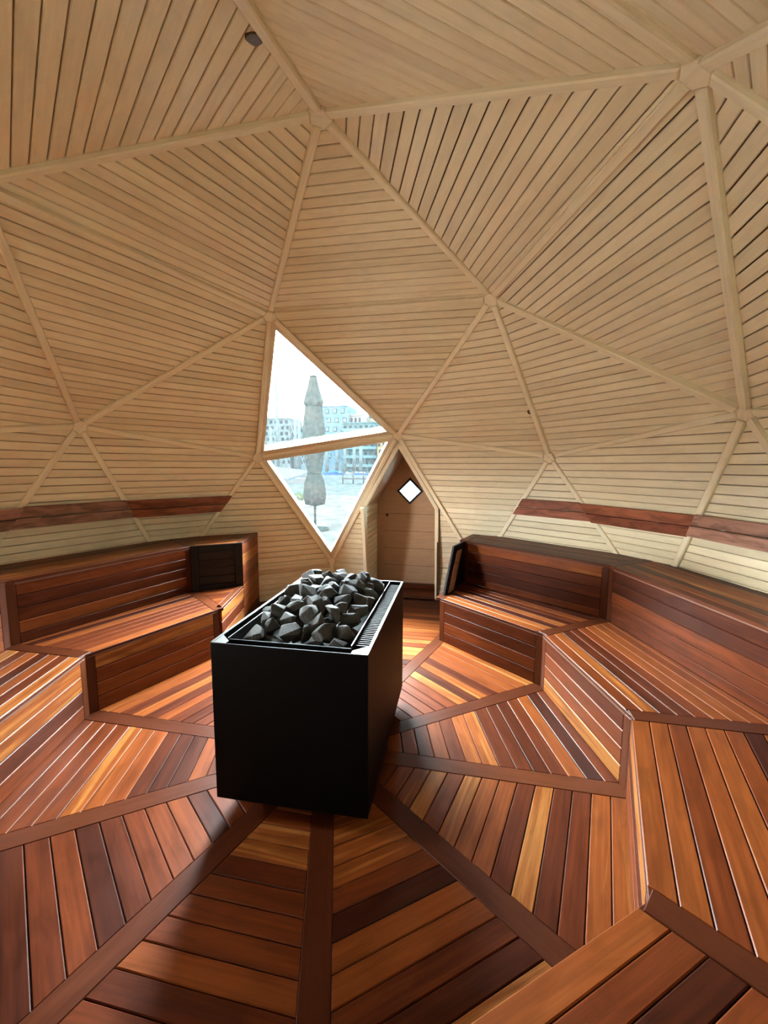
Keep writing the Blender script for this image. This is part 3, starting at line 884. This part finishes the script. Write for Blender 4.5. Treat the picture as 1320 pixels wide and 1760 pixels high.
# stones: a dozen angular shapes, copied
def stone_mesh(seed):
    rnd = random.Random(seed); bm = bmesh.new()
    ax = (rnd.uniform(.85, 1.25), rnd.uniform(.65, 1.0), rnd.uniform(.5, .8))
    for i in range(15):
        v = Vector((rnd.gauss(0, 1), rnd.gauss(0, 1), rnd.gauss(0, 1))).normalized()
        v *= rnd.uniform(.86, 1.08)
        bm.verts.new((v.x * ax[0], v.y * ax[1], v.z * ax[2]))
    r = bmesh.ops.convex_hull(bm, input=bm.verts[:])
    bmesh.ops.delete(bm, geom=[x for x in r['geom_interior'] if isinstance(x, bmesh.types.BMVert)], context='VERTS')
    bmesh.ops.dissolve_limit(bm, angle_limit=.30, verts=bm.verts[:], edges=bm.edges[:])
    bmesh.ops.bevel(bm, geom=bm.edges[:], offset=.05, segments=1, affect='EDGES', clamp_overlap=True)
    me = bpy.data.meshes.new('heater_stone'); bm.to_mesh(me); bm.free(); me.materials.append(STONE)
    return me
SM = [stone_mesh(100 + i) for i in range(14)]
rnd = random.Random(5)
placed = []
def heap(x, y):
    # height of the heap's skin above the rim: mounded, highest towards the window end
    u = (x - BX0) / (BX1 - BX0); v = (y - BY0) / (BY1 - BY0)
    e = min(1, 4.2 * min(u + .02, 1.05 - u)) * min(1, 4.0 * min(v + .02, 1.05 - v))
    return -.035 + e * (.075 + .07 * u)
def try_place(x, y, z, s):
    for p, r_ in placed:
        if (Vector((x, y, z)) - p).length < (s + r_) * .58: return
    o = bpy.data.objects.new('heater_stone', rnd.choice(SM))
    M = MR @ Matrix.Translation((x, y, z)) @ Matrix.Rotation(rnd.uniform(0, 6.28), 4, 'Z') @ Matrix.Rotation(rnd.gauss(0, .55), 4, 'X') @ Matrix.Rotation(rnd.gauss(0, .45), 4, 'Y') @ Matrix.Scale(s, 4)
    link(o, None, M)
    tag(o, 'dark grey angular stone heaped on the black heater', 'stone', 'stones heaped on the heater')
    placed.append((Vector((x, y, z)), s))
for layer, (n_, dz) in enumerate(((900, 0.0), (900, -.055), (250, .028))):
    for k in range(n_):
        s = rnd.uniform(.052, .084)
        x, y = rnd.uniform(BX0 + .066, BX1 - .066), rnd.uniform(BY0 + .062, BY1 - .062)
        if layer == 2 and rnd.random() > .35: continue
        try_place(x, y, HZ1 + heap(x, y) + dz - .012, s)

# ------------------------------------------------------------------ round plugs on the lining
def plug(keys, p, r, label):
    P, n = facet_plane(keys); p = Vector(p); p = p - n * (p - P[0]).dot(n)
    fr = Frame(p + n * .006, UP.cross(n), n)
    o = slab('knot_plug', fr, [(r * (1 + .12 * math.sin(3 * a)) * math.cos(a), r * 1.25 * math.sin(a)) for a in [i * math.pi / 9 for i in range(18)]], .012, .003, KNOB, None)
    tag(o, label, 'plug')
plug(('Z', 'a1', 'a2'), (-0.553, .048, 3.275), .030, 'dark oval plug in the ceiling planks, top left')
plug(('a4', 'h4', 'p4'), (1.912, -1.321, 2.179), .020, 'small dark plug in the right wall planks above the entrance side')

# ------------------------------------------------------------------ outside: quay, water, parasol, boats, buildings
def matte(name, c, rough=0.8, noise=0.0, nscale=8.0, bump=0.0):
    return plain(name, c, rough, noise=noise, nscale=nscale, bump=bump, spec=0.0)
QZ, WZ = -0.35, -1.2
PAVE = matte('pale_quay_paving', (0.0038, 0.0042, 0.0041), 0.85, noise=0.35, nscale=1.5)
WATER = matte('harbour_water', (0.0025, 0.0035, 0.0037), 0.7, noise=0.35, nscale=.6, bump=.6)
def flat(name, poly, z, t, mat, label):
    o = mesh_obj(name, *slab_geo([(x, y) for x, y in poly], t, 0), mat, None, Matrix.Translation((0, 0, z)))
    return tag(o, label, 'ground', kind='structure')
flat('quay_paving', [(-12, -40), (25, -40), (25, 60), (-12, 60)], QZ, .9, PAVE, 'pale paved quay outside the window')
BOUNCE = plain('pale_bounce_ground', (0.74, 0.74, 0.70), 0.85, noise=0.12, nscale=1.0)  # added reflector ground, kept pale to bounce light up through the windows
flat('terrace', [(-14, -14), (6.9, -14), (6.9, 30), (-14, 30)], QZ + .03, .06, BOUNCE, 'pale ground added around the dome to bounce light inside')
flat('harbour_water', [(25, -200), (420, -200), (420, 330), (25, 330)], WZ, .2, WATER, 'rippled grey harbour water beyond the quay')

PAR = matte('grey_green_canvas', (0.0012, 0.0018, 0.0017), 0.95, noise=0.2, nscale=6)
par = tag(empty('parasol', (10.0, 3.96, QZ)), 'tall closed grey-green parasol standing on the quay', 'parasol')
pl = (10.0, 3.96, 0)
lathe('canopy', [(.05, .42), (.30, .48), (.35, .78), (.30, 1.15), (.20, 1.45), (.27, 1.85), (.33, 2.35), (.31, 2.9), (.25, 3.44), (.24, 3.47)], 32, PAR, par, pl, ripple=.09, nrip=8, twist=.25)
lathe('top_flap', [(.24, 3.46), (.31, 3.55), (.30, 3.62), (.20, 3.95), (.14, 4.22), (.11, 4.34), (.03, 4.36)], 32, PAR, par, pl, ripple=.07, nrip=8)
lathe('finial', [(.13, 4.355), (.13, 4.375), (.03, 4.39), (.02, 4.41)], 12, PAR, par, pl)
lathe('pole', [(.035, QZ + .1), (.035, .6)], 12, PAR, par, pl)
lathe('strap', [(.205, 1.41), (.225, 1.43), (.225, 1.48), (.205, 1.50)], 24, PAR, par, pl)
lathe('base', [(.42, QZ), (.42, QZ + .07), (.12, QZ + .11), (.05, QZ + .12)], 20, PAR, par, pl)

def building(label, x, y0, y1, zt, depth, c, wins, frames=False, balc=0, roof=None):
    """facade on the plane x, facing the dome"""
    wm = matte('facade', c, .8)
    b = tag(empty('building', (x, (y0 + y1) / 2, WZ)), label, 'building', 'harbour buildings across the water')
    wall = box('facade', (x, y0, WZ), (x + depth, y1, zt), wm, b)
    box('roof_slab', (x - .3, y0, zt), (x + depth, y1, zt + .5), roof or wm, b)
    cols_, rows_, wz0 = wins
    fh = (zt - wz0) / rows_; fwid = (y1 - y0) / cols_
    me = None; mf = None
    for r_ in range(rows_):
        for c_ in range(cols_):
            yc = y0 + (c_ + .5 + (.12 if r_ % 2 else -.12)) * fwid; zc = wz0 + (r_ + .5) * fh
            if me is None:
                o = box('window', (x - .12, yc - fwid * .25, zc - fh * .27), (x + .02, yc + fwid * .25, zc + fh * .27), WDARK, wall); me = o.data
            else:
                link(bpy.data.objects.new('window', me), wall, Matrix.Translation((x - .05, yc, zc)))
            if frames:
                link(bpy.data.objects.new('window_glazing', GLZ_for(fwid, fh)), wall, Matrix.Translation((x - .13, yc, zc)))
    for k in range(balc):
        zc = wz0 + (k + .05) * (zt - wz0) / balc
        bb = box('balcony', (x - 1.6, y0 + .6, zc), (x, y1 - .6, zc + .25), wm, b)
        box('balustrade', (x - 1.65, y0 + .6, zc + .25), (x - 1.55, y1 - .6, zc + 1.2), BALU, bb)
    return b
_glz = {}
def GLZ_for(w, h):
    k = (round(w, 2), round(h, 2))
    if k not in _glz:
        V, F = slab_geo([(-w * .17, -h * .19), (w * .17, -h * .19), (w * .17, h * .19), (-w * .17, h * .19)], .1, 0)
        me = bpy.data.meshes.new('window_glazing'); me.from_pydata([(-z - .1, x, y) for x, y, z in V], [], F); me.materials.append(WGLASS); _glz[k] = me
    return _glz[k]
WDARK = matte('dark_window_frame', (0.0007, 0.0012, 0.0016), .4)
WGLASS = matte('pale_window_glass', (0.0044, 0.0083, 0.0103), .3)
BALU = matte('glass_balustrade', (0.0037, 0.0073, 0.0082), .3)
building('light blue apartment block with square framed windows behind the parasol', 160, 48.2, 61.5, 25.4, 14, (0.0029, 0.0063, 0.0086), (4, 6, 4), frames=True)
building('white stepped block beside the light blue apartment block', 163, 43.0, 48.1, 22.0, 12, (0.0088, 0.0090, 0.0088), (3, 6, 2))
building('long teal terrace block with rows of balconies', 150, 33.0, 47.5, 17.6, 10, (0.0020, 0.0048, 0.0054), (7, 5, 1), balc=5)
building('cream tower with small windows behind the terrace block', 172, 37.2, 42.9, 24.2, 10, (0.0083, 0.0078, 0.0059), (3, 7, 3))
building('orange and white block at the right end of the row', 146, 27.5, 32.8, 15.6, 10, (0.0098, 0.0069, 0.0037), (3, 6, 1))
building('pale grey block with many dark windows at the left', 165, 75.5, 92.0, 21.5, 14, (0.0044, 0.0059, 0.0063), (7, 8, 2))
building('low bluish block between the parasol and the left block', 168, 62.0, 75.3, 18.4, 12, (0.0035, 0.0061, 0.0076), (5, 6, 2), roof=matte('red_roof', (0.0086, 0.0033, 0.0031), .8))

HULLB = matte('blue_hull', (0.0009, 0.0052, 0.0127), .4); HULLW = matte('white_hull', (0.0110, 0.0122, 0.0125), .4)
MAST = matte('mast_aluminium', (0.0043, 0.0058, 0.0061), .4); TARP = matte('grey_blue_tarpaulin', (0.0037, 0.0052, 0.0064), .8)
def boat(x, y, l, hull, label, mast=0, cover=None, rig=True):
    b = tag(empty('boat', (x, y, WZ)), label, 'boat', 'boats moored in the harbour')
    V, F = [], []
    n = 9
    for i in range(n):
        t = i / (n - 1); yy = (t - .5) * l
        w = l * .13 * (1 - max(0, (t - .45) / .55) ** 2.2) + .02; sh = l * .09 * (1 + .5 * t * t)
        V += [(-w * .55, yy * .94, -.1), (w * .55, yy * .94, -.1), (w, yy, sh), (-w, yy, sh)]
    for i in range(n - 1):
        a = i * 4
        for k in range(4): F.append((a + k, a + (k + 1) % 4, a + 4 + (k + 1) % 4, a + 4 + k))
    F += [(3, 2, 1, 0), tuple(range((n - 1) * 4, n * 4))]
    mesh_obj('hull', V, F, hull, b, Matrix.Translation((x, y, WZ)))
    sh = l * .09
    box('cabin', (x - l * .08, y - l * .22, WZ + sh), (x + l * .08, y + l * .14, WZ + sh + l * .09), cover or HULLW, b, ch=l * .02)
    if mast:
        lathe('mast', [(.0046 * x, WZ + sh), (.0040 * x, WZ + sh + mast)], 8, MAST, b, (x, y + l * .05, 0))
        if rig:
            for yy in (-.46, .48):
                bar('stay', (x, y + l * yy, WZ + sh), (x, y + l * .05, WZ + sh + mast * .97), .13, .13, (-1, 0, 0), MAST, b, ch=0)
            bar('spreader', (x, y + l * .05 - mast * .07, WZ + sh + mast * .62), (x, y + l * .05 + mast * .07, WZ + sh + mast * .62), .07, .07, (-1, 0, 0), MAST, b, ch=0)
            bar('boom', (x, y + l * .05, WZ + sh + 1.4), (x, y - l * .38, WZ + sh + 1.3), .16, .16, (-1, 0, 0), cover or MAST, b, ch=0)
boat(125, 42.6, 7.6, HULLB, 'blue motor boat on the water right of the parasol', cover=HULLB)
boat(128, 34.0, 5.5, HULLB, 'small blue boat near the right edge of the lower window')
boat(60, 29.2, 10, HULLW, 'sailing yacht with the tallest mast at the left of the window', mast=15.8)
boat(75, 32.8, 9, HULLW, 'white sailing yacht with slim mast just left of the parasol', mast=11.2)
boat(82, 35.0, 9, HULLW, 'white sailing yacht moored left of the parasol, second slim mast', mast=12.3)
boat(70, 35.5, 9, HULLW, 'white yacht under a grey cover, left in the lower window', mast=9.0, cover=TARP)
for i, (x, y, m, w) in enumerate(((134, 47.6, 12, 'first'), (140, 46.0, 11, 'second'), (134, 41.2, 12, 'third'), (140, 39.6, 10, 'fourth'), (134, 35.6, 10.5, 'last'))):
    boat(x, y, 5, HULLW, 'distant white sailing boat, %s slim mast rightwards from the parasol' % w, mast=m, rig=i % 2 == 0)
PIERW = matte('weathered_pier_timber', (0.0022, 0.0026, 0.0028), .9)
pier = tag(empty('pier', (62, 15, WZ)), 'timber pier with mooring posts on the right of the water', 'pier')
box('deck', (61, 8, WZ + .75), (62.5, 19.4, WZ + .95), PIERW, pier)
for k in range(7): lathe('mooring_post', [(.11, WZ - .1), (.10, WZ + 2.0)], 8, PIERW, pier, (61 + .2, 9.0 + k * 1.7, 0))
shed = tag(empty('shelter', (20, 10.2, QZ)), 'grey tarpaulin shelter on posts at the left of the lower window', 'shelter')
mesh_obj('canopy', [(18.2, 8.6, 1.0), (18.2, 12.4, 1.25), (21.5, 12.4, 1.75), (21.5, 8.6, 1.35), (18.2, 8.6, .9), (18.2, 12.4, 1.1), (21.5, 12.4, 1.65), (21.5, 8.6, 1.25)],
         [(0, 1, 2, 3), (7, 6, 5, 4), (0, 4, 5, 1), (1, 5, 6, 2), (2, 6, 7, 3), (3, 7, 4, 0)], TARP, shed)
for x, y in ((18.3, 8.7), (18.3, 10.5), (18.3, 12.3), (21.4, 8.7), (21.4, 12.3)): lathe('leg', [(.04, QZ), (.04, .95)], 8, MAST, shed, (x, y, 0))
LEAF = matte('planter_green', (0.0023, 0.0038, 0.0014), .8, noise=.5, nscale=9)
pt = tag(empty('planter', (17, 7.7, QZ)), 'low white planter with green plants beside the parasol', 'planter')
box('trough', (16.7, 7.0, QZ), (17.3, 8.6, QZ + .3), HULLW, pt, ch=.02)
rp_ = random.Random(3)
V, F = [], []
for k in range(160):
    c = Vector((rp_.uniform(16.75, 17.25), rp_.uniform(7.05, 8.55), QZ + rp_.uniform(.28, .62))); a = rp_.uniform(0, 6.28); b_ = rp_.uniform(.06, .12)
    d = Vector((math.cos(a), math.sin(a), rp_.uniform(-.3, .9))).normalized(); e = d.orthogonal().normalized()
    i0 = len(V); V += [c, c + d * b_ + e * b_ * .4, c + d * b_ * 2, c + d * b_ - e * b_ * .4]; F.append((i0, i0 + 1, i0 + 2, i0 + 3))
lv = mesh_obj('foliage', V, F, LEAF, pt); lv.matrix_basis = WM[pt.name].inverted(); lv['kind'] = 'stuff'
